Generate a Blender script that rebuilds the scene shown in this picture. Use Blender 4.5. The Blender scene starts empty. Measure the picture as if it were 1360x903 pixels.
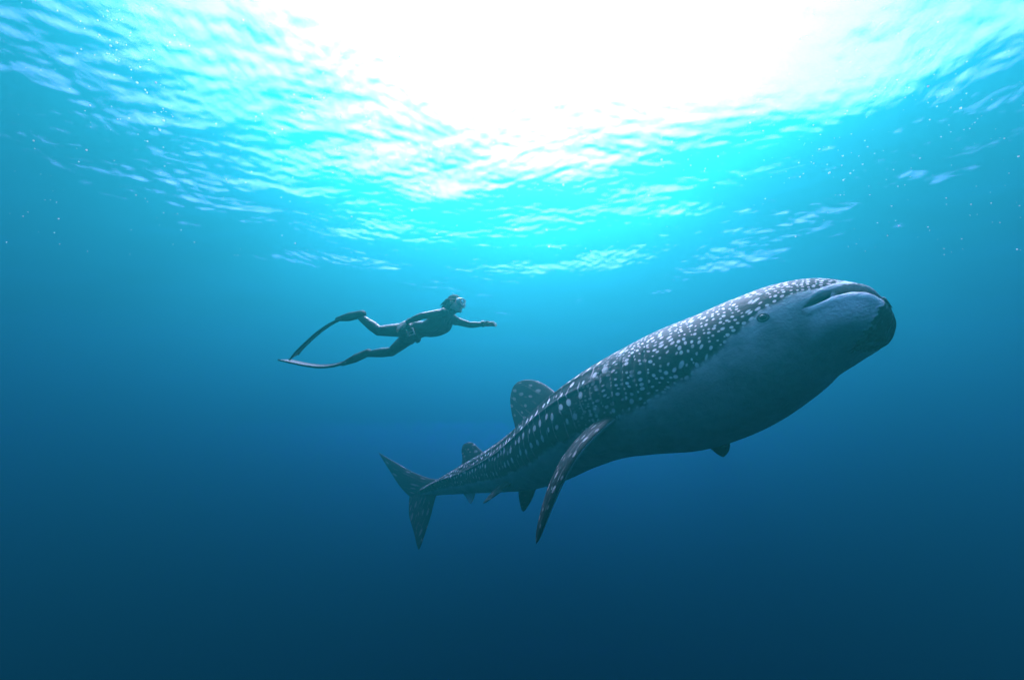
import bpy, bmesh, math, numpy as np
from mathutils import Vector, Matrix

sc = bpy.context.scene
COL = sc.collection
rad = math.radians

# ------------------------------------------------------------------ camera
LENS, PITCH, CAM_Z = 14.0, rad(17.5), -9.5
cam = bpy.data.cameras.new('camera'); cam_o = bpy.data.objects.new('camera', cam); COL.objects.link(cam_o)
cam.lens = LENS; cam.sensor_width = 36; cam.clip_start = 0.05; cam.clip_end = 2000
cam_o.location = (0, 0, CAM_Z); cam_o.rotation_euler = (rad(90) + PITCH, 0, 0)
sc.camera = cam_o

# ------------------------------------------------------------------ sky, sun, exposure
SUN_EL, SUN_AZ = rad(64), rad(5)
world = bpy.data.worlds.new('World'); sc.world = world; world.use_nodes = True
wt = world.node_tree
sky = wt.nodes.new('ShaderNodeTexSky'); sky.sky_type = 'NISHITA'; sky.sun_disc = False
sky.sun_elevation = SUN_EL; sky.sun_rotation = SUN_AZ
wt.nodes['Background'].inputs[1].default_value = 0.15
wt.links.new(sky.outputs[0], wt.nodes['Background'].inputs[0])
sun = bpy.data.lights.new('sun', 'SUN'); sun.energy = 4.0; sun.angle = rad(45); sun.color = (1, .96, .9)
sun_o = bpy.data.objects.new('sun', sun); COL.objects.link(sun_o)
sun_dir = Vector((math.cos(SUN_EL)*math.sin(SUN_AZ), math.cos(SUN_EL)*math.cos(SUN_AZ), math.sin(SUN_EL)))
sun_o.rotation_euler = sun_dir.to_track_quat('Z', 'Y').to_euler()
vs = sc.view_settings
vs.view_transform = 'Standard'; vs.look = 'None'; vs.exposure = 3.35; vs.gamma = 1; vs.use_curve_mapping = False
cy = sc.cycles
cy.volume_bounces = 0; cy.max_bounces = 8; cy.diffuse_bounces = 2; cy.transparent_max_bounces = 16
cy.use_denoising = True; cy.denoiser = 'OPENIMAGEDENOISE'

# ------------------------------------------------------------------ helpers
FPX = LENS/36*1360
CAM = np.array([0, 0, CAM_Z])
FW = np.array([0, math.cos(PITCH), math.sin(PITCH)])
UP = np.array([0, -math.sin(PITCH), math.cos(PITCH)])
RT = np.array([1., 0, 0])
def px(x, y, d):
    """point seen at photo pixel x,y at distance d (metres along the view axis)"""
    return CAM + d*(FW + (x-680)/FPX*RT - (y-451.5)/FPX*UP)
def ray_plane(x, y, p0, n):
    r = FW + (x-680)/FPX*RT - (y-451.5)/FPX*UP
    return CAM + r*(np.dot(p0-CAM, n)/np.dot(r, n))
def norm(v):
    v = np.asarray(v, float); return v/np.linalg.norm(v, axis=-1, keepdims=True)
def sm(a, b, x):
    t = np.clip((x-a)/(b-a), 0, 1); return t*t*(3-2*t)
def catmull(xs, ys, q):
    """monotone-ish cubic through stations (finite-difference tangents)"""
    xs = np.asarray(xs, float); ys = np.asarray(ys, float)
    m = np.gradient(ys, xs, axis=0)
    i = np.clip(np.searchsorted(xs, q, side='right')-1, 0, len(xs)-2)
    h = xs[i+1]-xs[i]; t = (q-xs[i])/h
    if ys.ndim > 1: h = h[:, None]; t = t[:, None]
    return ((2*t**3-3*t**2+1)*ys[i] + (t**3-2*t**2+t)*h*m[i] + (-2*t**3+3*t**2)*ys[i+1] + (t**3-t**2)*h*m[i+1])
def mesh_np(name, V, Fq, uvs=None, smooth=True):
    me = bpy.data.meshes.new(name)
    me.from_pydata([tuple(map(float, v)) for v in V], [], [tuple(map(int, q)) for q in Fq])
    if uvs:
        li = np.empty(len(me.loops), np.int32); me.loops.foreach_get('vertex_index', li)
        for k, a in uvs.items():
            l = me.uv_layers.new(name=k); l.data.foreach_set('uv', np.asarray(a, np.float32)[li].ravel())
    if smooth: me.polygons.foreach_set('use_smooth', [True]*len(me.polygons))
    me.update(); return me
def obj(name, me, mat=None, parent=None, label=None, category=None, group=None, kind=None):
    o = bpy.data.objects.new(name, me); COL.objects.link(o)
    if mat: me.materials.append(mat)
    if parent: o.parent = parent
    for k, v in (('label', label), ('category', category), ('group', group), ('kind', kind)):
        if v: o[k] = v
    return o
def grid_faces(n, m, wrap=True, caps=True):
    Fq = []
    for i in range(n-1):
        for j in range(m if wrap else m-1):
            k = (j+1) % m
            Fq.append((i*m+j, i*m+k, (i+1)*m+k, (i+1)*m+j))
    if caps:
        Fq.append(tuple(range(m))[::-1]); Fq.append(tuple(range((n-1)*m, n*m)))
    return Fq
def fix_normals(me):
    bm = bmesh.new(); bm.from_mesh(me); bmesh.ops.recalc_face_normals(bm, faces=bm.faces); bm.to_mesh(me); bm.free()
class Mat:
    """small node-graph helper"""
    def __init__(s, name):
        s.m = bpy.data.materials.new(name); s.m.use_nodes = True; s.t = s.m.node_tree
        s.b = s.t.nodes['Principled BSDF']; s.out = s.t.nodes['Material Output']
    def n(s, typ, **kw):
        nd = s.t.nodes.new(typ)
        for k, v in kw.items(): setattr(nd, k, v)
        return nd
    def put(s, sock, v):
        if isinstance(v, bpy.types.NodeSocket): s.t.links.new(v, sock)
        elif v is not None: sock.default_value = v
    def math(s, op, a, b=None, c=None):
        nd = s.n('ShaderNodeMath', operation=op)
        for i, v in enumerate((a, b, c)): s.put(nd.inputs[i], v)
        return nd.outputs[0]
    def mapr(s, x, a, b, c=0., d=1.):
        nd = s.n('ShaderNodeMapRange', interpolation_type='SMOOTHSTEP')
        for i, v in enumerate((x, a, b, c, d)): s.put(nd.inputs[i], v)
        return nd.outputs[0]
    def mix(s, f, a, b):
        nd = s.n('ShaderNodeMix', data_type='RGBA')
        s.put(nd.inputs[0], f); s.put(nd.inputs[6], a); s.put(nd.inputs[7], b)
        return nd.outputs[2]
    def noise(s, vec, scale, detail=3, rough=.5):
        nd = s.n('ShaderNodeTexNoise'); s.put(nd.inputs['Vector'], vec)
        nd.inputs['Scale'].default_value = scale; nd.inputs['Detail'].default_value = detail; nd.inputs['Roughness'].default_value = rough
        return nd.outputs[0]
    def bump(s, h, strength, dist):
        nd = s.n('ShaderNodeBump'); s.put(nd.inputs['Height'], h)
        nd.inputs['Strength'].default_value = strength; nd.inputs['Distance'].default_value = dist
        s.t.links.new(nd.outputs[0], s.b.inputs['Normal'])
    def uv(s, name):
        u = s.n('ShaderNodeUVMap', uv_map=name); x = s.n('ShaderNodeSeparateXYZ'); s.put(x.inputs[0], u.outputs[0])
        return x.outputs[0], x.outputs[1]
    def vec(s, x, y, z=0.):
        c = s.n('ShaderNodeCombineXYZ')
        for i, v in enumerate((x, y, z)): s.put(c.inputs[i], v)
        return c.outputs[0]
    def simple(s, col, rough=.5, spec=.5):
        s.b.inputs['Base Color'].default_value = (*col, 1); s.b.inputs['Roughness'].default_value = rough
        s.b.inputs['Specular IOR Level'].default_value = spec
        return s.m
def varied(name, col, rough, var=.25, scale=12, spec=.4, bump=0):
    M = Mat(name); tc = M.n('ShaderNodeTexCoord').outputs['Object']
    nz = M.noise(tc, scale, 4); f = M.mapr(nz, .3, .7)
    lo = tuple(c*(1-var) for c in col)+(1,); hi = tuple(min(c*(1+var), 1) for c in col)+(1,)
    M.put(M.b.inputs['Base Color'], M.mix(f, lo, hi)); M.b.inputs['Roughness'].default_value = rough
    M.b.inputs['Specular IOR Level'].default_value = spec
    if bump: M.bump(M.noise(tc, scale*4, 3), bump, .005)
    return M.m

# ------------------------------------------------------------------ the water body (scatters and absorbs light)
M = Mat('sea_water_volume'); M.t.nodes.remove(M.b)
v = M.n('ShaderNodeVolumePrincipled')
v.inputs['Color'].default_value = (.0015, .245, .185, 1); v.inputs['Absorption Color'].default_value = (.0, .0, .26, 1)
v.inputs['Density'].default_value = .085; v.inputs['Anisotropy'].default_value = .76
v2 = M.n('ShaderNodeVolumePrincipled')            # added lobe, scatters almost straight on: widens the glow below the surface
v2.inputs['Color'].default_value = (.10, .82, .8, 1); v2.inputs['Absorption Color'].default_value = (0, 0, 0, 1)
v2.inputs['Density'].default_value = .014; v2.inputs['Anisotropy'].default_value = .92
ad = M.n('ShaderNodeAddShader'); M.t.links.new(v.outputs[0], ad.inputs[0]); M.t.links.new(v2.outputs[0], ad.inputs[1])
M.t.links.new(ad.outputs[0], M.out.inputs['Volume'])
X, Y0, Y1, Z0, Z1 = 85, -85, 85, -42, 1.2
hz = mesh_np('haze', [(x, y, z) for z in (Z0, Z1) for y in (Y0, Y1) for x in (-X, X)],
             [(0, 2, 3, 1), (4, 5, 7, 6), (0, 1, 5, 4), (2, 6, 7, 3), (0, 4, 6, 2), (1, 3, 7, 5)], smooth=False)
fix_normals(hz)
obj('haze', hz, M.m, kind='stuff')

# ------------------------------------------------------------------ sea bed, far below
M = Mat('seabed_sand'); tc = M.n('ShaderNodeTexCoord').outputs['Object']
M.put(M.b.inputs['Base Color'], M.mix(M.noise(tc, .2, 5), (.03, .035, .03, 1), (.09, .085, .07, 1))); M.b.inputs['Roughness'].default_value = .95
gx = np.linspace(-84, 84, 60); A, B = np.meshgrid(gx, gx)
Zb = -40+.5*np.sin(A*.21)+.5*np.sin(B*.17+A*.05)
obj('seabed', mesh_np('seabed', np.c_[A.ravel(), B.ravel(), Zb.ravel()], grid_faces(60, 60, False, False)), M.m, kind='structure')

# ------------------------------------------------------------------ water surface with waves
def wave_surface():
    n = 960
    a = np.linspace(-1, 1, n)
    g = np.sign(a)*(18*np.abs(a)+66*np.abs(a)**5)
    x, y = np.meshgrid(g, g); y = y+10
    x = x.ravel(); y = y.ravel(); z = np.zeros_like(x)
    rng = np.random.default_rng(11)
    wx = .5*np.sin(.31*x+.17*y)+.4*np.sin(.23*y-.4*x+1); wy = .5*np.sin(.27*x-.2*y+2)
    r = np.hypot(x, y-10)
    for i in range(140):
        L = .28*(16/.28)**(rng.random()); k = 2*math.pi/L
        th = rng.normal(rad(78), .55 if L > 1.5 else .9)
        am = .0021*L**.95*(1.3 if L<.7 else 1)*(1.5 if L>3 else 1)
        fade = np.clip(1.6-r/(14+L*14), 0, 1)
        if L < 1: fade = fade*(.35+1.1*np.clip(np.sin(.55*x+.3*y+i)*np.sin(.9*y-.25*x+2*i*.3)+.35,0,1))
        z += am*fade*np.sin(k*(math.cos(th)*(x+wx)+math.sin(th)*(y+wy))+rng.random()*6.28)
    # peaked crests towards the air, gusty patches of ripples
    me = mesh_np('water', np.c_[x, y, z], grid_faces(n, n, False, False))
    return me
M = Mat('sea_surface'); M.t.nodes.remove(M.b)
mx = M.n('ShaderNodeMixShader')
tr = M.n('ShaderNodeBsdfTransparent'); gl = M.n('ShaderNodeBsdfGlossy'); gl.inputs['Roughness'].default_value = .08
tc = M.n('ShaderNodeTexCoord').outputs['Object']
bp = M.n('ShaderNodeBump'); bp.inputs['Strength'].default_value = .35; bp.inputs['Distance'].default_value = .02
h = M.noise(tc, 7, 3); M.put(bp.inputs['Height'], h)
# ripples finer than the mesh soften the edge of total reflection: average over a spread of facets
acc = None
IORS = (1.21, 1.25, 1.29, 1.333, 1.38, 1.43, 1.48)
for ior in IORS:
    fr = M.n('ShaderNodeFresnel'); fr.inputs[0].default_value = ior; M.t.links.new(bp.outputs[0], fr.inputs['Normal'])
    acc = fr.outputs[0] if acc is None else M.math('ADD', acc, fr.outputs[0])
acc = M.math('DIVIDE', acc, float(len(IORS)))
M.t.links.new(bp.outputs[0], gl.inputs['Normal'])
M.t.links.new(acc, mx.inputs[0]); M.t.links.new(tr.outputs[0], mx.inputs[1]); M.t.links.new(gl.outputs[0], mx.inputs[2])
M.t.links.new(mx.outputs[0], M.out.inputs['Surface'])
obj('water', wave_surface(), M.m, kind='structure')

# ------------------------------------------------------------------ whale shark
# spine stations: photo pixel, distance, half thickness in pixels, width/height ratio, roll of the body (degrees)
ST = [(1181, 401, 2.98, 17, 1.8, 14), (1169, 407, 3.01, 31, 1.6, 14), (1148, 414, 3.08, 43, 1.45, 14), (1110, 422, 3.22, 57, 1.35, 14), (1068, 437, 3.38, 68, 1.28, 14),
      (1026, 459, 3.55, 76, 1.22, 14), (968, 490, 3.8, 82, 1.14, 14), (907, 514, 4.07, 81, 1.08, 14),
      (854, 530, 4.35, 71, 1.02, 14), (811, 545, 4.66, 62, 1., 14), (769, 566, 5.12, 55, .98, 14), (730, 591, 5.67, 48, .95, 13),
      (697, 609, 6.22, 39, .92, 12), (662, 622, 6.82, 29, .9, 12), (619, 635.5, 7.6, 18.5, .95, 11), (585, 646.5, 8.25, 10.5, 1.1, 10), (560, 654, 8.75, 5, .8, 10)]
ST = np.array(ST, float)
SP = np.array([px(a, b, d) for a, b, d in ST[:, :3]])
S_ST = np.r_[0, np.cumsum(np.linalg.norm(np.diff(SP, axis=0), axis=1))]
S_END = S_ST[-1]
RES_S, RES_P = 440, 288
def spine(q):
    q = np.atleast_1d(np.asarray(q, float))
    P = catmull(S_ST, SP, q); e = 1e-2
    # smoothed direction of swimming
    T = 0
    for w in (.05, .15, .3): T = T + norm(catmull(S_ST, SP, np.clip(q-w, 0, S_END))-catmull(S_ST, SP, np.clip(q+w, 0, S_END)))
    T = norm(T)
    U = norm(np.array([0, 0, 1.])-T*T[:, 2:3]); R = np.cross(T, U)
    ro = np.radians(catmull(S_ST, ST[:, 5], q))[:, None]
    # roll turns the belly towards the right-hand side of the animal
    U2 = U*np.cos(ro)-R*np.sin(ro); R2 = R*np.cos(ro)+U*np.sin(ro)
    ratio = catmull(S_ST, ST[:, 4], q); app = catmull(S_ST, ST[:, 3], q)*catmull(S_ST, ST[:, 2], q)/FPX
    b = np.radians(33)
    hgt = app/np.sqrt(math.cos(b)**2+ratio**2*math.sin(b)**2)
    return P, T, U2, R2, hgt, hgt*ratio
def body_uv(q, phi):
    """pattern coordinates that shrink with the body towards the tail"""
    qq = np.linspace(0, S_END, 600); hh = spine(qq)[4]; sc_ = np.clip(hh/.55, .55, 1.2)
    U = np.r_[0, np.cumsum((1/sc_[1:])*np.diff(qq))]
    return np.interp(q, qq, U), phi*.55
def shark_body():
    t = np.linspace(0, 1, RES_S); q = .004+(S_END-.004)*(.35*t+.65*t**2.0)
    phi = np.linspace(-math.pi, math.pi, RES_P, endpoint=False)
    P, T, U, R, h, w = spine(q)
    cl = np.sqrt(np.clip(1-(1-np.clip(q/.06, 0, 1))**2, 0, 1))   # round off the blunt snout
    h = h*cl; w = w*cl
    Q, PH = np.meshgrid(q, phi, indexing='ij')
    c, s_ = np.cos(PH), np.sin(PH)
    ex = (.82+.18*sm(.3, 1.6, Q))
    sx = np.sign(s_)*np.abs(s_)**ex; cz = np.sign(c)*np.abs(c)**1.0
    ht = 1-.05*sm(1.5, 0, Q); hb = 1+.05*sm(2.5, 1.2, Q)
    cz = np.where(cz > 0, cz*ht, cz*hb)
    # longitudinal ridges along back and flank, tail keel
    aph = np.abs(PH)
    rm = 1+0*Q
    for pc, amp in ((38, .018), (62, .03), (84, .035)):
        pr = np.radians(pc+6*sm(3, 8, Q))
        rm += amp*np.exp(-((aph-pr)/.06)**2)*sm(1.8, 3.0, Q)
    rm += .5*np.exp(-((aph-np.radians(92))/.16)**2)*sm(6.4, 7.4, Q)
    # gill slits
    gill = np.zeros_like(Q)
    for g in range(5):
        qs = 1.80+.13*g+.05*(aph-1.6)
        gs = np.exp(-((Q-qs)/.02)**2)*sm(1.25, 1.4, aph)*sm(2.15, 1.95, aph); gill = np.maximum(gill, gs); rm -= .035*gs
        rm += .016*np.exp(-((Q-qs+.05)/.03)**2)*sm(1.15, 1.3, aph)*sm(2.1, 1.9, aph)
    V = P[:, None, :]+(h[:, None]*cz*rm)[..., None]*U[:, None, :]+(w[:, None]*sx*rm)[..., None]*R[:, None, :]
    # mouth, lips and dark jaw patch: drawn on the right half of the head, mirrored to the left half
    rel = V-CAM; dz = rel@FW; PX = 680+FPX*(rel@RT)/dz; PY = 451.5-FPX*(rel@UP)/dz
    half = (PH >= 0)&(Q < 1.3)
    def band(pts):
        pts = np.array(pts, float); return np.interp(PX, pts[:, 0], pts[:, 1], left=-999, right=-999)
    up_l = band([(1064, 411), (1072, 402), (1085, 393), (1100, 387), (1120, 381), (1140, 379), (1155, 382), (1168, 388.5), (1176, 396), (1181, 403), (1186, 412)])
    lo_l = band([(1064, 411), (1078, 406), (1095, 398.5), (1110, 392), (1130, 387.5), (1150, 387.5), (1162, 391.5), (1172, 398), (1178, 404.5), (1186, 413)])
    on = half*(up_l > 0)
    def soft_in(a, b, w_): return sm(-w_, w_, PY-a)*sm(w_, -w_, PY-b)
    groove = soft_in(up_l+.3, lo_l-.3, 1.3)*on*(1-.85*np.exp(-((PX-1104)/4.5)**2))
    lipl = np.exp(-((PY-lo_l-6)/5.)**2)*on*sm(1066, 1085, PX)
    lipu = np.exp(-((PY-up_l+5)/3.)**2)*on*sm(1066, 1085, PX)
    jaw = np.exp(-((PY-lo_l-42)/23.)**2)*on*sm(1066, 1110, PX)*sm(1186, 1165, PX)
    chin = sm(75, 8, PY-lo_l)*sm(-2, 2, PY-lo_l)*on*sm(1062, 1085, PX)
    crease = np.zeros_like(PX)
    for (x0, y0), (x1, y1) in (((1064, 411), (1066, 417)), ((1066, 417), (1072, 420)), ((1072, 420), (1078, 419))):
        tt = np.clip(((PX-x0)*(x1-x0)+(PY-y0)*(y1-y0))/((x1-x0)**2+(y1-y0)**2), 0, 1)
        crease = np.maximum(crease, np.exp(-((PX-x0-tt*(x1-x0))**2+(PY-y0-tt*(y1-y0))**2)/1.6**2))
    crease = crease*half*(Q < 1.1)
    # dark, slightly raised, uneven patch at the front of the lower jaw
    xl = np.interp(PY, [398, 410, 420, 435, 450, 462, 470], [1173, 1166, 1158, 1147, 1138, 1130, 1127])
    jaw_patch = sm(-2.5, 2.5, PX-xl+2*np.sin(PY*.45)+1.2*np.sin(PY*1.1))*sm(397, 403, PY)*half*(Q < .6)
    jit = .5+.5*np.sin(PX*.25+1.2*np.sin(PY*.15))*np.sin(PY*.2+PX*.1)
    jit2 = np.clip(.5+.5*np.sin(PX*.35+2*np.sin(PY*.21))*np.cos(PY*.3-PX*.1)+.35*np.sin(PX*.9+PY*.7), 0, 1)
    disp = -.06*groove*sm(1062, 1092, PX)+.007*lipl+.004*lipu+.035*jaw-.004*crease+jaw_patch*(.008+.010*jit)
    N_ = norm((h[:, None]*cz)[..., None]*U[:, None, :]/np.maximum(h, .05)[:, None, None]**2+(w[:, None]*sx)[..., None]*R[:, None, :]/np.maximum(w, .05)[:, None, None]**2+T[:, None, :]*(.9*sm(.25, 0, Q))[..., None])
    def mirror(a): return np.where(half | (PH == -math.pi), a, np.roll(a[:, ::-1], 1, axis=1))
    disp = np.where(PH >= 0, disp, np.roll(disp[:, ::-1], 1, axis=1))
    flip = lambda a: np.where(PH >= 0, a, np.roll(a[:, ::-1], 1, axis=1))
    V = V+disp[..., None]*N_
    # eye socket
    groove = flip(groove); jaw_patch = flip(jaw_patch); lipu = flip(lipu); chin = flip(chin); lipl = flip(lipl); crease = flip(crease)
    pm = np.degrees(np.interp(Q, [0, .05, .2, .45, .7], np.radians([40, 60, 66, 75, 80])))
    u, vv = body_uv(Q, PH)
    # pigment: dark above, pale below; the border dips to the fin base and runs along the flank
    bord = np.interp(Q, [0, .3, .7, 1.0, 1.5, 1.9, 2.3, 2.8, 3.5, 6, 8.5], [70, 82, 96, 107, 115, 123, 130, 135, 136, 130, 122])
    pig = sm(13, -13, np.degrees(aph)-bord)
    pig = np.maximum(pig*(1-.9*np.clip(lipu*1.2, 0, 1)), .95*jaw_patch*(.62+.33*jit2))
    below = sm(-3, 1, PY-up_l)*on; below = flip(below); pig = pig*(1-below*(1-jaw_patch))
    spotless = sm(0, .2, jaw_patch)
    uv = {'body_map': np.stack([u, vv], -1).reshape(-1, 2),
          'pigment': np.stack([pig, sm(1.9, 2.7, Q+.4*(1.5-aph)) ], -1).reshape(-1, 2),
          'tone': np.stack([chin*(1-jaw_patch), Q], -1).reshape(-1, 2),
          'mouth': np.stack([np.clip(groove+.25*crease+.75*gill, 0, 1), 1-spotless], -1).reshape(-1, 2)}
    me = mesh_np('whale_shark', V.reshape(-1, 3), grid_faces(RES_S, RES_P), uv)
    fix_normals(me); return me
def on_body(q, phideg, lift=0.):
    P, T, U, R, h, w = spine([q]); a = rad(phideg)
    p = P[0]+U[0]*h[0]*math.cos(a)+R[0]*w[0]*math.sin(a)
    return p
def fin_mesh(lead, trail, thick, u0, v0, pig=1.0, n=30, m=28, tipround=True, normal=None, spots=.3, su=.75):
    """loft between a leading and a trailing edge (Nx3 arrays, root to tip); thick: root/tip half thickness"""
    lead = np.asarray(lead); trail = np.asarray(trail)
    def res(a):
        s = np.r_[0, np.cumsum(np.linalg.norm(np.diff(a, axis=0), axis=1))]; s /= s[-1]
        return catmull(s, a, np.linspace(0, 1, n))
    L, Tq = res(lead), res(trail)
    t = np.linspace(0, 1, n)
    ch = Tq-L; mid = (L+Tq)/2
    span = np.gradient(mid, axis=0)
    nn = norm(np.cross(ch+1e-9, span)) if normal is None else np.tile(norm(normal), (n, 1))
    nn[-1] = nn[-2]
    V = []; uv1 = []; uv2 = []; uv3 = []
    for i in range(n):
        th = thick[0]*(1-t[i])**.8+thick[1]
        cl = np.linalg.norm(ch[i]); th = min(th, cl*.3+.003)
        end = math.sqrt(max(0, 1-max(0, (t[i]-.93)/.07)**2))*.98+.02
        for j in range(m):
            a = 2*math.pi*j/m; c = .5-.5*math.cos(a)          # 0 lead .. 1 trail
            prof = math.sin(a)*(1-c)**.35*1.1
            p = mid[i]+ch[i]*(c-.5)*(end if tipround else 1)+nn[i]*th*prof*end
            V.append(p); uv1.append((u0+c*cl*su, v0+t[i]*1.2*su)); uv2.append((pig if np.isscalar(pig) else (pig[0] if math.sin(a) > 0 else pig[1]), 1.)); uv3.append((0, spots))
    me = mesh_np('fin', V, grid_faces(n, m), {'body_map': uv1, 'pigment': uv2, 'tone': [(0, 5)]*len(V), 'mouth': uv3})
    fix_normals(me); return me
def plane_fin(root_q, lead_px, trail_px, thick, u0, v0, pig=1., roll=0., yaw=0., inset=None):
    """upright fin in the plane of the body axis and its back direction; edges from photo pixels"""
    P, T, U, R, h, w = [a[0] for a in spine([root_q])]
    Rm = np.array(Matrix.Rotation(rad(roll), 3, Vector(T)) @ Matrix.Rotation(rad(yaw), 3, Vector(U)))
    nrm = Rm @ R
    L = [ray_plane(a, b, P, nrm) for a, b in lead_px]; Tt = [ray_plane(a, b, P, nrm) for a, b in trail_px]
    return fin_mesh(L, Tt, thick, u0, v0, pig, normal=nrm)
M = Mat('whale_shark_skin')
pu, pv = M.uv('body_map'); pg, ptype = M.uv('pigment'); mo, qq = M.uv('mouth'); chin, _ = M.uv('tone')
tc = M.n('ShaderNodeTexCoord').outputs['Object']
P2 = M.vec(pu, pv)
wob = M.math('MULTIPLY', M.math('SUBTRACT', M.noise(P2, 2.2, 1), .5), .2)
# head: small crowded round spots
vo = M.n('ShaderNodeTexVoronoi', voronoi_dimensions='2D'); vo.inputs['Scale'].default_value = 1; vo.inputs['Randomness'].default_value = .66
M.put(vo.inputs['Vector'], M.vec(M.math('MULTIPLY', M.math('ADD', pu, wob), 15.), M.math('MULTIPLY', M.math('ADD', pv, wob), 19)))
sepc = M.n('ShaderNodeSeparateColor'); M.put(sepc.inputs[0], vo.outputs['Color'])
thr = M.math('MULTIPLY_ADD', sepc.outputs[0], .19, .12)
head_spot = M.mapr(M.math('SUBTRACT', vo.outputs['Distance'], thr), .10, -.07)
# flank: columns of longer spots between pale cross lines
vb = M.n('ShaderNodeTexVoronoi', voronoi_dimensions='2D'); vb.inputs['Scale'].default_value = 1; vb.inputs['Randomness'].default_value = .5
M.put(vb.inputs['Vector'], M.vec(M.math('MULTIPLY', M.math('ADD', pu, wob), 6.2), M.math('MULTIPLY', pv, 4.6)))
sb = M.n('ShaderNodeSeparateColor'); M.put(sb.inputs[0], vb.outputs['Color'])
thb = M.math('MULTIPLY_ADD', sb.outputs[0], .14, .09)
body_spot = M.mapr(M.math('SUBTRACT', vb.outputs['Distance'], thb), .05, -.05)
ln = M.math('ABSOLUTE', M.math('SUBTRACT', M.math('FRACT', M.math('MULTIPLY', M.math('ADD', pu, M.math('MULTIPLY', wob, .8)), 6.2)), .5))
line = M.math('MULTIPLY', M.mapr(ln, .09, .03), M.mapr(M.noise(P2, 7, 2), .42, .6, 0, .5))
body_pat = M.math('MAXIMUM', body_spot, line)
nd = M.n('ShaderNodeMix'); M.put(nd.inputs[0], ptype); M.put(nd.inputs[2], head_spot); M.put(nd.inputs[3], body_pat)
spot = M.math('MULTIPLY', M.math('MULTIPLY', nd.outputs[0], qq), M.mapr(M.noise(tc, 9, 3), .25, .5, .55, 1.))
dark = M.mix(M.noise(tc, 3, 5), (.007, .009, .011, 1), (.024, .024, .026, 1))
skin = M.mix(spot, dark, (.58, .58, .55, 1))
pale = M.mix(M.mapr(M.noise(tc, 3.2, 6, .68), .3, .7), (.27, .31, .32, 1), (.56, .58, .56, 1))
stk = M.mapr(M.noise(M.vec(M.math('MULTIPLY', pu, 2.2), M.math('MULTIPLY', pv, 30.)), 1, 3, .6), .58, .72); pale = M.mix(M.math('MULTIPLY', stk, .35), pale, (.72, .74, .72, 1))
pale = M.mix(chin, pale, M.mix(M.noise(tc, 7, 4), (.76, .77, .75, 1), (.88, .88, .86, 1)))  # chin's own white, raised further to put the light on it into the colour
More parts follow.
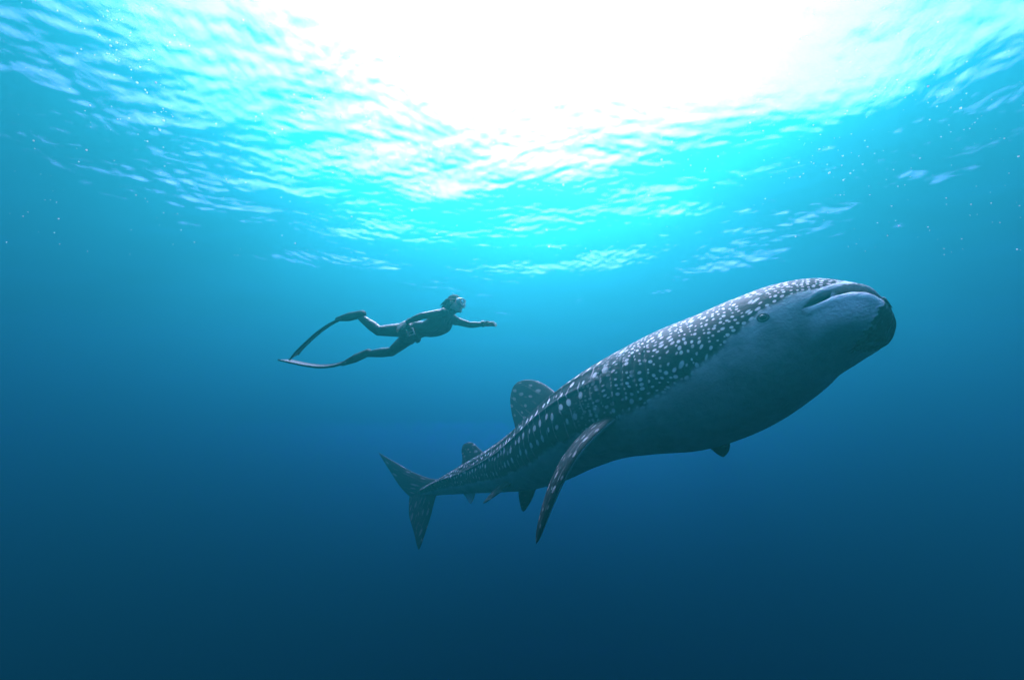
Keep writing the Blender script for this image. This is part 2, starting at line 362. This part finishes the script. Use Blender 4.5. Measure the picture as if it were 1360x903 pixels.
# fine scratches and small marks on the belly
mk = M.mapr(M.noise(tc, 26, 3, .6), .70, .76); pale = M.mix(M.math('MULTIPLY', mk, .5), pale, (.12, .14, .15, 1))
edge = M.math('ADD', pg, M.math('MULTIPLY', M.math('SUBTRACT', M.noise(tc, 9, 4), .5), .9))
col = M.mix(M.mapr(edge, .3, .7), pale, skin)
col = M.mix(mo, col, (.03, .04, .045, 1))
M.put(M.b.inputs['Base Color'], col); M.b.inputs['Roughness'].default_value = .6; M.b.inputs['Specular IOR Level'].default_value = .06
M.bump(M.math('ADD', M.noise(tc, 60, 4), M.math('MULTIPLY', M.noise(P2, 14, 3), 2.)), .35, .012)
SKIN = M.m
def build_shark():
    body = shark_body()
    fins = []
    # near (right) pectoral: long swept blade seen almost edge-on
    pts = [(820, 545, 4.38, .30), (806, 556, 4.24, .27), (783, 576, 4.08, .235), (760, 602, 3.98, .21), (741, 635, 3.95, .185), (727, 670, 3.98, .15), (717, 702, 4.05, .10), (712, 722, 4.12, .04)]
    Tt = norm(spine([2.5])[1][0])
    lead, trail = [], []
    for i, (x, y, d, c) in enumerate(pts):
        p = px(x, y, d); cdir = norm(.75*Tt+.55*np.array([-.3, -.85, -.2]))
        lead.append(p+cdir*c); trail.append(p-cdir*c)
    fins.append(fin_mesh(lead, trail, (.055, .012), 4., 3., (1., .25), n=46, m=36, spots=.4, su=1.8))
    # far (left) pectoral: its tip shows below the belly
    pts = [(905, 545, 4.75, .30), (920, 556, 4.8, .28), (936, 568, 4.85, .34), (949, 582, 4.88, .25), (956, 592, 4.9, .17), (960, 601, 4.92, .10), (961, 607, 4.92, .03)]
    lead, trail = [], []
    for x, y, d, c in pts:
        p = px(x, y, d); cdir = norm(.95*Tt+np.array([0, .1, -.0])); lead.append(p+cdir*c*.75); trail.append(p-cdir*c*.75)
    fins.append(fin_mesh(lead, trail, (.05, .012), 6., 3.3, (1., 1.)))
    # first dorsal, second dorsal, anal fin, tail fin
    fins.append(plane_fin(4.6, [(752, 535), (733, 517), (719, 508), (704, 504), (692, 505)], [(686, 590), (684, 568), (679, 545), (678, 525), (682, 510)], (.06, .012), 2., 1.))
    fins.append(plane_fin(6.5, [(648, 606), (637, 596), (628, 588), (620, 587)], [(612, 625), (614, 608), (613, 597), (615, 590)], (.03, .01), 5., 1.))
    fins.append(plane_fin(6.6, [(636, 640), (632, 652), (629, 663), (626, 669)], [(606, 645), (612, 652), (620, 662), (623, 668)], (.03, .01), 5., 1., pig=0.))
    fins.append(plane_fin(7.9, [(600, 634), (578, 636), (552, 628), (526, 614), (502, 600)], [(560, 668), (548, 662), (533, 648), (517, 624), (503, 602)], (.05, .012), 3., 2., roll=0, yaw=0))
    fins.append(plane_fin(7.9, [(604, 650), (580, 657), (572, 685), (564, 710), (557, 731)], [(556, 640), (545, 655), (543, 680), (550, 708), (555, 730)], (.05, .012), 3., 3., pig=.75))
    # pelvic fins, one each side
    for sd in (1, -1):
        root = on_body(4.9, 150*sd); P, T, U, R, h, w = [a[0] for a in spine([5.0])]
        out = norm(-.75*U+.45*R*sd-.5*T)
        L = [root+T*.28-out*.1, root+T*.10+out*.15, root-T*.16+out*.36]; Q = [root-T*.3-out*.1, root-T*.30+out*.12, root-T*.24+out*.35]
        fins.append(fin_mesh(L, Q, (.03, .01), 2., 3., .9, n=18, m=18))
    # one continuous skin: unite body and fins
    o = obj('whale_shark', body, SKIN)
    tmp = []
    for me in fins:
        me.materials.append(SKIN); fo = bpy.data.objects.new('fin_tmp', me); COL.objects.link(fo); tmp.append(fo)
        md = o.modifiers.new('u', 'BOOLEAN'); md.operation = 'UNION'; md.solver = 'EXACT'; md.object = fo
    dg = bpy.context.evaluated_depsgraph_get(); me = bpy.data.meshes.new_from_object(o.evaluated_get(dg))
    o.modifiers.clear(); old = o.data; o.data = me; me.name = 'whale_shark'
    for fo in tmp: bpy.data.objects.remove(fo)
    # blend the breast fin and back fin roots into the body
    bm = bmesh.new(); bm.from_mesh(me)
    for c0, rad0, it in ((px(811, 552, 4.32), .26, 10), (px(738, 530, 5.6), .22, 6), (px(700, 565, 6.0), .22, 6)):
        c0 = Vector(c0); near = [v_ for v_ in bm.verts if (v_.co-c0).length < rad0]
        edge_v = {v_ for v_ in near for e_ in v_.link_edges if len(e_.link_faces) == 2 and e_.calc_face_angle() > .6}
        for k in range(3): edge_v |= {e_.other_vert(v_) for v_ in list(edge_v) for e_ in v_.link_edges}
        for k in range(it): bmesh.ops.smooth_vert(bm, verts=list(edge_v), factor=.5, use_axis_x=True, use_axis_y=True, use_axis_z=True)
    bm.to_mesh(me); bm.free()
    me.polygons.foreach_set('use_smooth', [True]*len(me.polygons))
    print('SHARK', len(body.vertices), len(me.vertices), [l.name for l in me.uv_layers], len(me.materials))
    return o
shark = build_shark()
shark['label'] = 'large spotted whale shark with pale belly swimming upward beside the freediver'; shark['category'] = 'whale shark'

# eyes
eye_m = Mat('eye_dark').simple((.02, .02, .022), .25, .3); lid_m = varied('eyelid_skin', (.07, .075, .08), .6, spec=.06)
def near_vert(x, y):
    co = np.empty(len(shark.data.vertices)*3); shark.data.vertices.foreach_get('co', co); co = co.reshape(-1, 3)
    no = np.empty(len(co)*3); shark.data.vertices.foreach_get('normal', no); no = no.reshape(-1, 3)
    rel = co-CAM; dz = rel@FW; X = 680+FPX*(rel@RT)/dz; Y = 451.5-FPX*(rel@UP)/dz
    d = (X-x)**2+(Y-y)**2+np.where((no*rel).sum(1) < 0, 0, 1e6); i = d.argmin(); return co[i], no[i]
def ball(name, c, n, r, flat, mat, parent, ring=None):
    bm = bmesh.new()
    if ring: 
        k, m = 28, 10; vs_ = []
        for i in range(k):
            for j in range(m):
                a, b = 2*math.pi*i/k, 2*math.pi*j/m
                vs_.append(bm.verts.new(((r+ring*math.cos(b))*math.cos(a), (r+ring*math.cos(b))*math.sin(a)*.85, ring*math.sin(b)*.8)))
        for i in range(k):
            for j in range(m): bm.faces.new([vs_[i*m+j], vs_[((i+1)%k)*m+j], vs_[((i+1)%k)*m+(j+1)%m], vs_[i*m+(j+1)%m]])
    else:
        bmesh.ops.create_uvsphere(bm, u_segments=20, v_segments=12, radius=r); bmesh.ops.scale(bm, vec=(1, 1, flat), verts=bm.verts)
    q = Vector(n).to_track_quat('Z', 'Y').to_matrix().to_4x4(); q.translation = Vector(c); bmesh.ops.transform(bm, matrix=q, verts=bm.verts)
    bmesh.ops.recalc_face_normals(bm, faces=bm.faces)
    me = bpy.data.meshes.new(name); bm.to_mesh(me); bm.free(); me.polygons.foreach_set('use_smooth', [True]*len(me.polygons))
    return obj(name, me, mat, parent)
c, n = near_vert(1014, 421)
q_e = .78; Pq, Tq, Uq, Rq, hq, wq = [a[0] for a in spine([q_e])]
def mirror_pt(p): return p-2*Rq*np.dot(p-Pq, Rq)
def mirror_n(v): return v-2*Rq*np.dot(v, Rq)
for cc, nn in ((c, n), (mirror_pt(c), mirror_n(n))):
    e = ball('eye', cc, nn, .028, .55, eye_m, shark); ball('eyelid', cc, nn, .036, 1, lid_m, e, ring=.010)

# ------------------------------------------------------------------ the freediver
def tube(bm, pts, radii, m=16, flat=None):
    """tapered tube with rounded ends; flat = (axis, factor) squashes sections along a world axis"""
    pts = [np.asarray(p, float) for p in pts]; P_ = np.array(pts); n_ = len(pts)
    s_ = np.r_[0, np.cumsum(np.linalg.norm(np.diff(P_, axis=0), axis=1))]
    k = max(6, int(s_[-1]/.015)); q = np.linspace(0, s_[-1], k)
    C = catmull(s_, P_, q) if n_ > 2 else P_[0]+(P_[1]-P_[0])*(q/s_[-1])[:, None]
    r = np.interp(q, s_, radii)
    Tg = norm(np.gradient(C, axis=0))
    ends = []
    for a in np.linspace(90, 15, 5): ends.append((C[0]-Tg[0]*r[0]*math.sin(rad(a)), r[0]*math.cos(rad(a))+1e-4, Tg[0]))
    mid = [(C[i], r[i], Tg[i]) for i in range(k)]
    e2 = [(C[-1]+Tg[-1]*r[-1]*math.sin(rad(a)), r[-1]*math.cos(rad(a))+1e-4, Tg[-1]) for a in np.linspace(15, 90, 5)]
    prev = None; ref = None
    for c_, rr, tg in ends+mid+e2:
        if ref is None:
            ref = np.cross(tg, [0, 0, 1.]); 
            if np.linalg.norm(ref) < .1: ref = np.cross(tg, [1., 0, 0])
        ref = norm(ref-tg*np.dot(ref, tg)); bi = np.cross(tg, ref)
        ring = []
        for j in range(m):
            a = 2*math.pi*j/m; o_ = rr*(math.cos(a)*ref+math.sin(a)*bi)
            if flat is not None: ax = flat[0]; o_ = o_-ax*np.dot(o_, ax)*(1-flat[1])
            ring.append(bm.verts.new(tuple(c_+o_)))
        if prev:
            for j in range(m): bm.faces.new([prev[j], prev[(j+1)%m], ring[(j+1)%m], ring[j]])
        else: bm.faces.new(ring[::-1])
        prev = ring
    bm.faces.new(prev)
def ellipsoid(bm, c, axes):
    """axes: three vectors (half axes)"""
    r = bmesh.ops.create_uvsphere(bm, u_segments=24, v_segments=16, radius=1)
    Mx = Matrix([list(a)+[0] for a in axes]+[[0, 0, 0, 1]]).transposed(); Mx.translation = Vector(c)
    bmesh.ops.transform(bm, matrix=Mx, verts=r['verts'])
def remesh(bm, voxel, smooth=4, name='m'):
    bmesh.ops.recalc_face_normals(bm, faces=bm.faces)
    me = bpy.data.meshes.new(name); bm.to_mesh(me); bm.free()
    t = bpy.data.objects.new('tmp', me); COL.objects.link(t)
    md = t.modifiers.new('r', 'REMESH'); md.mode = 'VOXEL'; md.voxel_size = voxel; md.use_smooth_shade = True
    if smooth: sm_ = t.modifiers.new('s', 'SMOOTH'); sm_.iterations = smooth; sm_.factor = .5
    out = bpy.data.meshes.new_from_object(t.evaluated_get(bpy.context.evaluated_depsgraph_get()))
    bpy.data.objects.remove(t); bpy.data.meshes.remove(me); out.name = name
    out.polygons.foreach_set('use_smooth', [True]*len(out.polygons)); return out
def verts_np(me):
    a = np.empty(len(me.vertices)*3); me.vertices.foreach_get('co', a); return a.reshape(-1, 3)
J = dict(hipN=px(540, 438, 4.66), hipF=px(543, 448, 4.86), waist=px(560, 437, 4.76), belly=px(569, 437, 4.75), chest=px(585, 429, 4.75),
         shN=px(588.5, 415.5, 4.61), shF=px(605, 426, 4.91), neck=px(597, 418, 4.76), neck2=px(602.5, 409.5, 4.74), head=px(604.5, 404, 4.73),
         elN=px(561, 419.5, 4.48), wrN=px(541, 427.5, 4.455), elF=px(624, 431.5, 4.99), wrF=px(642, 430.8, 4.95),
         knN=px(503, 439.5, 4.54), anN=px(475, 418.5, 4.62), knF=px(520, 467, 4.83), anF=px(484, 470.5, 4.95))
bm = bmesh.new()
sh_ax = norm(J['shF']-J['shN']); hip_ax = norm(J['hipF']-J['hipN'])
spine_up = norm(J['neck']-J['waist']); front = norm(np.cross(sh_ax, spine_up))
if front[2] > 0: front = -front
for k in (-1, -.35, .35, 1):
    ax = hip_ax*k; ay = sh_ax*k
    tube(bm, [(J['hipN']+J['hipF'])/2+ax*.085-spine_up*.02, J['waist']+ay*.07, J['belly']+ay*.075, J['chest']+ay*.10, J['neck']+ay*.10-spine_up*.06], [.092, .076, .079, .094, .068])
for k in (-1, 1): tube(bm, [J['hipN' if k < 0 else 'hipF'], (J['hipN']+J['hipF'])/2-front*.04], [.095, .1])
tube(bm, [J['chest']+front*.03-sh_ax*.06, J['chest']+front*.03+sh_ax*.06], [.076, .076])
tube(bm, [J['shN'], J['neck']-spine_up*.03, J['shF']], [.058, .07, .058])
tube(bm, [J['neck']-spine_up*.05, J['neck2']], [.062, .055])
def limb(a, b, c, ra): 
    A, B, C_ = J[a], J[b], J[c]
    tube(bm, [A, A*.55+B*.45, B], [ra[0], ra[1], ra[2]]); tube(bm, [B, B*.68+C_*.32, B*.3+C_*.7, C_], [ra[2], ra[3], ra[4], ra[5]])
limb('shN', 'elN', 'wrN', (0.0506, 0.0460, 0.0386, 0.0405, 0.0313, 0.0248)); limb('shF', 'elF', 'wrF', (0.0506, 0.0460, 0.0386, 0.0405, 0.0313, 0.0248))
limb('hipN', 'knN', 'anN', (0.0902, 0.0754, 0.0570, 0.0589, 0.0460, 0.0350)); limb('hipF', 'knF', 'anF', (0.0902, 0.0754, 0.0570, 0.0589, 0.0460, 0.0350))
# feet inside the fins
toeN = px(455, 422.5, 4.66); toeF = px(461, 480.5, 4.99)
for an, toe in (('anN', toeN), ('anF', toeF)):
    d_ = norm(toe-J[an]); tube(bm, [J[an]-d_*.02, J[an]*.5+toe*.5, toe], [.042, .044, .03])
# head: looks ahead, a little towards the camera
face = norm(np.array([.93, -.32, -.10])); hup = norm(np.array([.10, 0.05, 1.])-face*np.dot([.10, .05, 1.], face)); hside = np.cross(face, hup)
H = J['head']
ellipsoid(bm, H+hup*.025-face*.012, (face*.090, hside*.070, hup*.084))
ellipsoid(bm, H+face*.03-hup*.03, (face*.062, hside*.062, hup*.075))
tube(bm, [H+face*.052-hup*.075, H+face*.078-hup*.088], [.036, .026])
tube(bm, [H+face*.098+hup*.012, H+face*.118-hup*.022], [.010, .014])
for k in (-1, 1):
    ellipsoid(bm, H+hside*.077*k-face*.012-hup*.005, (face*.020, hside*.010, hup*.032))
    tube(bm, [H+face*.088+hside*.018*k-hup*.052, H+face*.094-hup*.052], [.009, .011])
tube(bm, [H-hup*.05-face*.01, J['neck2']-hup*.02], [.056, .056])
HANDS = []
def hand(w, d, palm_n, side, curl, thumb_side):
    """w wrist, d pointing direction, palm_n palm normal, side across the fingers"""
    d = norm(d); side = norm(side-d*np.dot(side, d)); pn = np.cross(d, side)
    if np.dot(pn, palm_n) < 0: pn = -pn
    tube(bm, [w-d*.02, w+d*.03], [.026, .026], flat=(pn, .75))
    for k in (-.026, -.009, .009, .026): tube(bm, [w+d*.02+side*k*.8, w+d*.088+side*k], [.0155, .0135])
    for k, L in ((-.030, .072), (-.010, .085), (.010, .080), (.029, .062)):
        b0 = w+d*.088+side*k; d1 = norm(d+side*k*5+pn*curl*.5); d2 = norm(d+side*k*5+pn*curl*1.3)
        b1 = b0+d1*L*.5; tube(bm, [b0-d*.01, b0, b1], [.0098, .0098, .0088]); tube(bm, [b1, b1+d2*L*.5], [.0088, .0072])
    t0 = w+d*.03+side*thumb_side*.022; t1 = t0+norm(d*.65+side*thumb_side*.8+pn*.2)*.042; t2 = t1+norm(d*.9+side*thumb_side*.3+pn*.25)*.034
    tube(bm, [t0, t1], [.014, .0115]); tube(bm, [t1, t2], [.0112, .0085])
    HANDS.append((w, d)); return w+d*.08
handN = hand(J['wrN'], px(527, 435.5, 4.47)-J['wrN'], np.array([.1, .8, -.4]), np.array([.45, .1, .85]), .45, -1)
handF = hand(J['wrF'], px(656, 430, 4.92)-J['wrF'], np.array([0, .2, -1.]), np.array([.1, -.85, .35]), .12, 1)
body = remesh(bm, .0055, 3, 'person')
suit_m = Mat('wetsuit_neoprene'); tc = suit_m.n('ShaderNodeTexCoord').outputs['Object']
suit_m.put(suit_m.b.inputs['Base Color'], suit_m.mix(suit_m.noise(tc, 8, 4), (.006, .007, .010, 1), (.016, .018, .022, 1)))
suit_m.b.inputs['Roughness'].default_value = .42; suit_m.b.inputs['Specular IOR Level'].default_value = .12
suit_m.bump(suit_m.noise(tc, 22, 3), .5, .02); SUIT = suit_m.m
SKINM = varied('person_skin', (.68, .52, .40), .55, .12, 20, .1)
person = obj('person', body, SUIT, label='freediver in black wetsuit and long fins reaching one arm forward', category='person')
body.materials.append(SKINM)
Vb = verts_np(body)
def seg_t(P_, a, b): return ((P_-a)@(b-a))/np.dot(b-a, b-a)
skinv = np.zeros(len(Vb), bool)
for w, hd in ((J['wrN'], handN), (J['wrF'], handF)):
    t = seg_t(Vb, w, hd); dn = norm(hd-w); ax_d = np.linalg.norm(Vb-w-np.outer((Vb-w)@dn, dn), axis=1); skinv |= (t > .12)&(t < 2.6)&(ax_d < .062)&((Vb-CAM)@FW < (4.525 if w[0] < 0 and hd is handN else 9))
skinv |= (np.linalg.norm(Vb-H, axis=1) < .15)&(((Vb-J['neck2'])@norm(H-J['neck2'])) > -.005)
mi = [1 if all(skinv[i] for i in p.vertices) else 0 for p in body.polygons]; body.polygons.foreach_set('material_index', mi)
# hair: close cap and a loose tail drifting back
bm = bmesh.new()
ellipsoid(bm, H+hup*.034-face*.022, (face*.094, hside*.077, hup*.088))
ellipsoid(bm, H-hup*.02-face*.05, (face*.062, hside*.07, hup*.078))
rng = np.random.default_rng(5)
for i in range(26):
    a = H-face*(.06+.03*rng.random())+hside*rng.normal(0, .04)+hup*rng.uniform(-.07, .03)
    e = a-face*rng.uniform(.05, .12)-hup*rng.uniform(.02, .10)+hside*rng.normal(0, .03)
    tube(bm, [a, (a+e)/2+hup*.012, e], [.017, .013, .004], m=8)
hair = remesh(bm, .005, 1, 'hair')
# open the face
hb = bmesh.new(); hb.from_mesh(hair)
kill = [v for v in hb.verts if np.dot(np.array(v.co)-H, face) > .035 and np.dot(np.array(v.co)-H, hup) < .062+.25*max(0, np.dot(np.array(v.co)-H, face)-.06)]
bmesh.ops.delete(hb, geom=kill, context='VERTS'); hb.to_mesh(hair); hb.free()
HAIR = varied('black_hair', (.010, .009, .010), .7, .4, 60, .04, .6)
obj('hair', hair, HAIR, person)
# dive mask: skirt, two panes, strap
RUB = varied('black_rubber', (.012, .013, .015), .6, .2, 30, .1); SIL = varied('clear_silicone', (.55, .6, .62), .35, .15, 25, .4)
gm = Mat('mask_glass'); gm.b.inputs['Base Color'].default_value = (.8, .9, .95, 1); gm.b.inputs['Roughness'].default_value = .05; gm.b.inputs['Transmission Weight'].default_value = .6; GLASS = gm.m
def ring_mesh(name, c, ax, ay, az, rx, ry, depth, thick, k=40, m=10, power=.7):
    V = []
    for i in range(k):
        a = 2*math.pi*i/k; x = rx*np.sign(math.cos(a))*abs(math.cos(a))**power; y = ry*np.sign(math.sin(a))*abs(math.sin(a))**power
        o_ = norm(np.array([x, y])/np.array([rx, ry])**2)
        for j in range(m):
            b = 2*math.pi*j/m
            V.append(c+ax*(x+o_[0]*thick*math.cos(b))+ay*(y+o_[1]*thick*math.cos(b))+az*depth*math.sin(b)*.5-az*.35*(x/ .085)**2*.09)
    Fq = [(i*m+j, ((i+1)%k)*m+j, ((i+1)%k)*m+(j+1)%m, i*m+(j+1)%m) for i in range(k) for j in range(m)]
    me = mesh_np(name, V, Fq); fix_normals(me); return me
mc = H+face*.098+hup*.012
mask = obj('dive_mask', ring_mesh('dive_mask', mc, hside, hup, face, .074, .040, .05, .009), SIL, person)
for k in (-1, 1):
    b2 = bmesh.new(); ellipsoid(b2, mc+hside*.036*k+face*.016, (hside*.030+face*.006*(-k), hup*.027, face*.004)); me = bpy.data.meshes.new('lens'); b2.to_mesh(me); b2.free()
    obj('lens', me, GLASS, mask)
V = []; ks = 40
for i in range(ks):
    a = rad(-118+236*i/(ks-1)); d_ = -face*math.cos(a)*.122+hside*math.sin(a)*.094
    c_ = H+hup*(.018+.012*math.cos(a))-face*.012+d_; o_ = norm(d_)
    for dx, dy in ((-.002, -.011), (.004, -.011), (.004, .011), (-.002, .011)): V.append(c_+o_*dx+hup*dy)
me = mesh_np('mask_strap', V, grid_faces(ks, 4)); fix_normals(me); obj('mask_strap', me, RUB, mask)
# bands that follow the body: weight belt, wrist computer
def band(name, c, ax, width, off, thick, mat, parent, rmax=.3, k=48, mesh=None):
    Vv = verts_np(mesh or body); rel = Vv-c; t = rel@ax
    sel = (np.abs(t) < .012)&(np.linalg.norm(rel, axis=1) < rmax); rel = rel[sel]-t[sel][:, None]*ax
    e1 = norm(np.cross(ax, [0, 0, 1.])); e2 = np.cross(ax, e1)
    an = np.arctan2(rel@e2, rel@e1); rr = np.linalg.norm(rel, axis=1)
    A_ = np.linspace(-math.pi, math.pi, k, endpoint=False); R_ = []
    for a in A_:
        d_ = np.abs((an-a+math.pi) % (2*math.pi)-math.pi); R_.append(rr[d_ < .12].max() if (d_ < .12).any() else np.nan)
    R_ = np.array(R_); R_ = np.where(np.isnan(R_), np.nanmedian(R_), R_); R_ = (R_+np.roll(R_, 1)+np.roll(R_, -1))/3
    V = []
    for a, r_ in zip(A_, R_):
        for dr, dt in ((off-.004, -width/2), (off+thick, -width/2), (off+thick, width/2), (off-.004, width/2)):
            V.append(c+(e1*math.cos(a)+e2*math.sin(a))*(r_+dr)+ax*dt)
    Fq = [(i*4+j, ((i+1)%k)*4+j, ((i+1)%k)*4+(j+1)%4, i*4+(j+1)%4) for i in range(k) for j in range(4)]
    me = mesh_np(name, V, Fq, smooth=False); fix_normals(me); o = obj(name, me, mat, parent)
    def at(direction):
        d_ = norm(direction-ax*np.dot(direction, ax)); a = math.atan2(np.dot(d_, e2), np.dot(d_, e1)); return c+d_*(np.interp(a, A_, R_)+off+thick), d_
    return o, at
bc = px(550, 440, 4.75); bax = norm(J['waist']-(J['hipN']+J['hipF'])/2)
belt, at = band('weight_belt', bc, bax, .05, .003, .005, RUB, person)
METAL = varied('brushed_steel', (.85, .86, .86), .4, .06, 40, .5)
def plate(name, c, ax, ay, az, fx, fy, fz, mat, parent, hole=0):
    b2 = bmesh.new()
    def bx(x0, x1, y0, y1, z0, z1):
        r = bmesh.ops.create_cube(b2, size=1)['verts']
        for v_ in r:
            p = c+ax*(x0+(x1-x0)*(v_.co.x+.5))+ay*(y0+(y1-y0)*(v_.co.y+.5))+az*(z0+(z1-z0)*(v_.co.z+.5)); v_.co = p
    if hole:
        bx(-fx, fx, fy-hole, fy, 0, fz); bx(-fx, fx, -fy, -fy+hole, 0, fz); bx(-fx, -fx+hole, -fy+hole, fy-hole, 0, fz); bx(fx-hole, fx, -fy+hole, fy-hole, 0, fz); bx(-.004, .004, -fy+hole, fy-hole, .001, fz*.7)
    else: bx(-fx, fx, -fy, fy, 0, fz)
    bmesh.ops.recalc_face_normals(b2, faces=b2.faces)
    if not hole: bmesh.ops.bevel(b2, geom=list(b2.edges), offset=min(fx, fy, fz)*.35, segments=2, affect='EDGES')
    me = bpy.data.meshes.new(name); b2.to_mesh(me); b2.free(); return obj(name, me, mat, parent)
p, d_ = at(px(548, 439, 4.4)-bc); plate('buckle', p-d_*.002, np.cross(bax, d_), bax, d_, .042, .042, .014, METAL, belt, hole=.012)
for ang in (-70, -112, 60, 105):
    rot = np.array(Matrix.Rotation(rad(ang), 3, Vector(bax))); p2, d2 = at(rot @ d_)
    plate('weight', p2-d2*.002, np.cross(bax, d2), bax, d2, .038, .030, .030, RUB, belt)
wc = J['wrF']*.97+J['elF']*.03; wax = norm(handF-J['wrF'])
wb, at = band('wrist_computer', wc, wax, .028, .003, .005, RUB, person, rmax=.07)
p, d_ = at(np.array([-.2, -.6, .8])); plate('dial', p-d_*.002, np.cross(wax, d_), wax, d_, .024, .024, .013, RUB, wb)
# long fins
FINM = varied('fin_blade_black', (.014, .016, .02), .5, .3, 10, .1); POCK = varied('foot_pocket_rubber', (.010, .011, .013), .7, .3, 25, .06)
def long_fin(an, toe, path, wdir, w0, w1):
    d_ = norm(toe-an)
    b2 = bmesh.new(); wv = norm(wdir-d_*np.dot(wdir, d_))
    for k in (-1, 0, 1): tube(b2, [an-d_*.055+wv*k*.012, an*.5+toe*.5+wv*k*.026, toe+d_*.05+wv*k*.03], [.046, .05, .026])
    pocket = remesh(b2, .006, 4, 'foot_pocket')
    C = np.array([toe-d_*.02]+list(path)); s_ = np.r_[0, np.cumsum(np.linalg.norm(np.diff(C, axis=0), axis=1))]; n_ = 40
    q = np.linspace(0, s_[-1], n_); C = catmull(s_, C, q); Tg = norm(np.gradient(C, axis=0)); V = []
    for i in range(n_):
        t = i/(n_-1); W = norm(wdir-Tg[i]*np.dot(wdir, Tg[i])); N = np.cross(Tg[i], W); w_ = w0+(w1-w0)*t
        th = .006*(1-t)+.0025
        for x in (-1, -.97, -.9, -.5, 0, .5, .9, .97, 1):
            back = Tg[i]*(-.07*(1-abs(x))*max(0, (t-.9)/.1))
            V.append(C[i]+W*w_*x+N*(th+(.007 if .9 < abs(x) < 1 else 0))+back)
        for x in (1, .97, .9, .5, 0, -.5, -.9, -.97, -1):
            back = Tg[i]*(-.07*(1-abs(x))*max(0, (t-.9)/.1)); V.append(C[i]+W*w_*x-N*(th+(.007 if .9 < abs(x) < 1 else 0))+back)
    me = mesh_np('swim_fin', V, grid_faces(n_, 18)); fix_normals(me)
    f = obj('swim_fin', me, FINM, person); pocket.materials.append(POCK); o = bpy.data.objects.new('foot_pocket', pocket); COL.objects.link(o); o.parent = f
    return f
vw = norm(J['knN']-CAM)
long_fin(J['anN'], toeN, [px(440, 430, 4.68), px(424, 441, 4.7), px(408, 455, 4.72), px(396, 467, 4.74), px(390, 475, 4.76)], vw*.9+np.array([.5, 0, .35])*.35, .075, .10)
long_fin(J['anF'], toeF, [px(444, 485, 5.0), px(428, 486.5, 5.02), px(411, 485, 5.04), px(393, 481.5, 5.06), px(376, 477.5, 5.08)], vw*.99+np.array([0, 0, .06]), .075, .10)

# ------------------------------------------------------------------ bubbles and drifting specks
def specks(name, pts, radii, mat, label=None):
    b2 = bmesh.new(); bmesh.ops.create_icosphere(b2, subdivisions=1, radius=1)
    v0 = np.array([v_.co[:] for v_ in b2.verts]); f0 = np.array([[v_.index for v_ in f.verts] for f in b2.faces]); b2.free()
    pts = np.array(pts); radii = np.array(radii); n_ = len(pts)
    V = (v0[None]*radii[:, None, None]+pts[:, None]).reshape(-1, 3); Fq = (f0[None]+(np.arange(n_)*len(v0))[:, None, None]).reshape(-1, 3)
    return obj(name, mesh_np(name, V, Fq), mat, kind='stuff', label=label)
rng = np.random.default_rng(21)
def translucent(name, col):
    M = Mat(name); a = M.n('ShaderNodeBsdfTranslucent'); b = M.n('ShaderNodeBsdfDiffuse'); tcx = M.n('ShaderNodeTexCoord').outputs['Object']
    c = M.mix(M.noise(tcx, 6, 2), (*[x*.8 for x in col], 1), (*col, 1)); M.put(a.inputs[0], c); M.put(b.inputs[0], c)
    m_ = M.n('ShaderNodeMixShader'); m_.inputs[0].default_value = .35; M.t.links.new(a.outputs[0], m_.inputs[1]); M.t.links.new(b.outputs[0], m_.inputs[2])
    M.t.links.new(m_.outputs[0], M.out.inputs['Surface']); return M.m
BUB = translucent('air_bubble', (.95, .97, .97))
pts, rr = [], []
def near_surface(x, y):
    r = FW+(x-680)/FPX*RT-(y-451.5)/FPX*UP; return -CAM_Z/max(r[2], .2)
for cx, cy, sx_, sy_, n_ in ((150, 45, 25, 22, 26), (205, 160, 22, 18, 22), (185, 90, 40, 30, 22), (400, 160, 60, 30, 30), (1130, 225, 40, 18, 26), (1240, 110, 60, 40, 40), (640, 200, 140, 40, 60), (950, 160, 160, 60, 60)):
    for i in range(n_):
        x, y = rng.normal(cx, sx_), rng.normal(cy, sy_)
        if y < -20: continue
        D = min(near_surface(x, y)*rng.uniform(.55, .93), 7.5)
        pts.append(px(x, y, D)); rr.append(D*rng.uniform(.3, 1.0)/FPX*(1.8 if rng.random() < .12 else 1))
specks('bubbles', pts, rr, BUB, 'small white air bubbles rising beneath the waves')
pts, rr = [], []
for i in range(600):
    D = rng.uniform(1.0, 6.5)
    p = px(rng.uniform(-40, 1400), 360*rng.random()-20, D)
    if p[2] > -.6: continue
    pts.append(p); rr.append(rng.uniform(.0006, .0022)*(1+.25*D))
specks('plankton', pts, rr, translucent('plankton_speck', (.75, .8, .8)), 'fine pale specks drifting through the water')
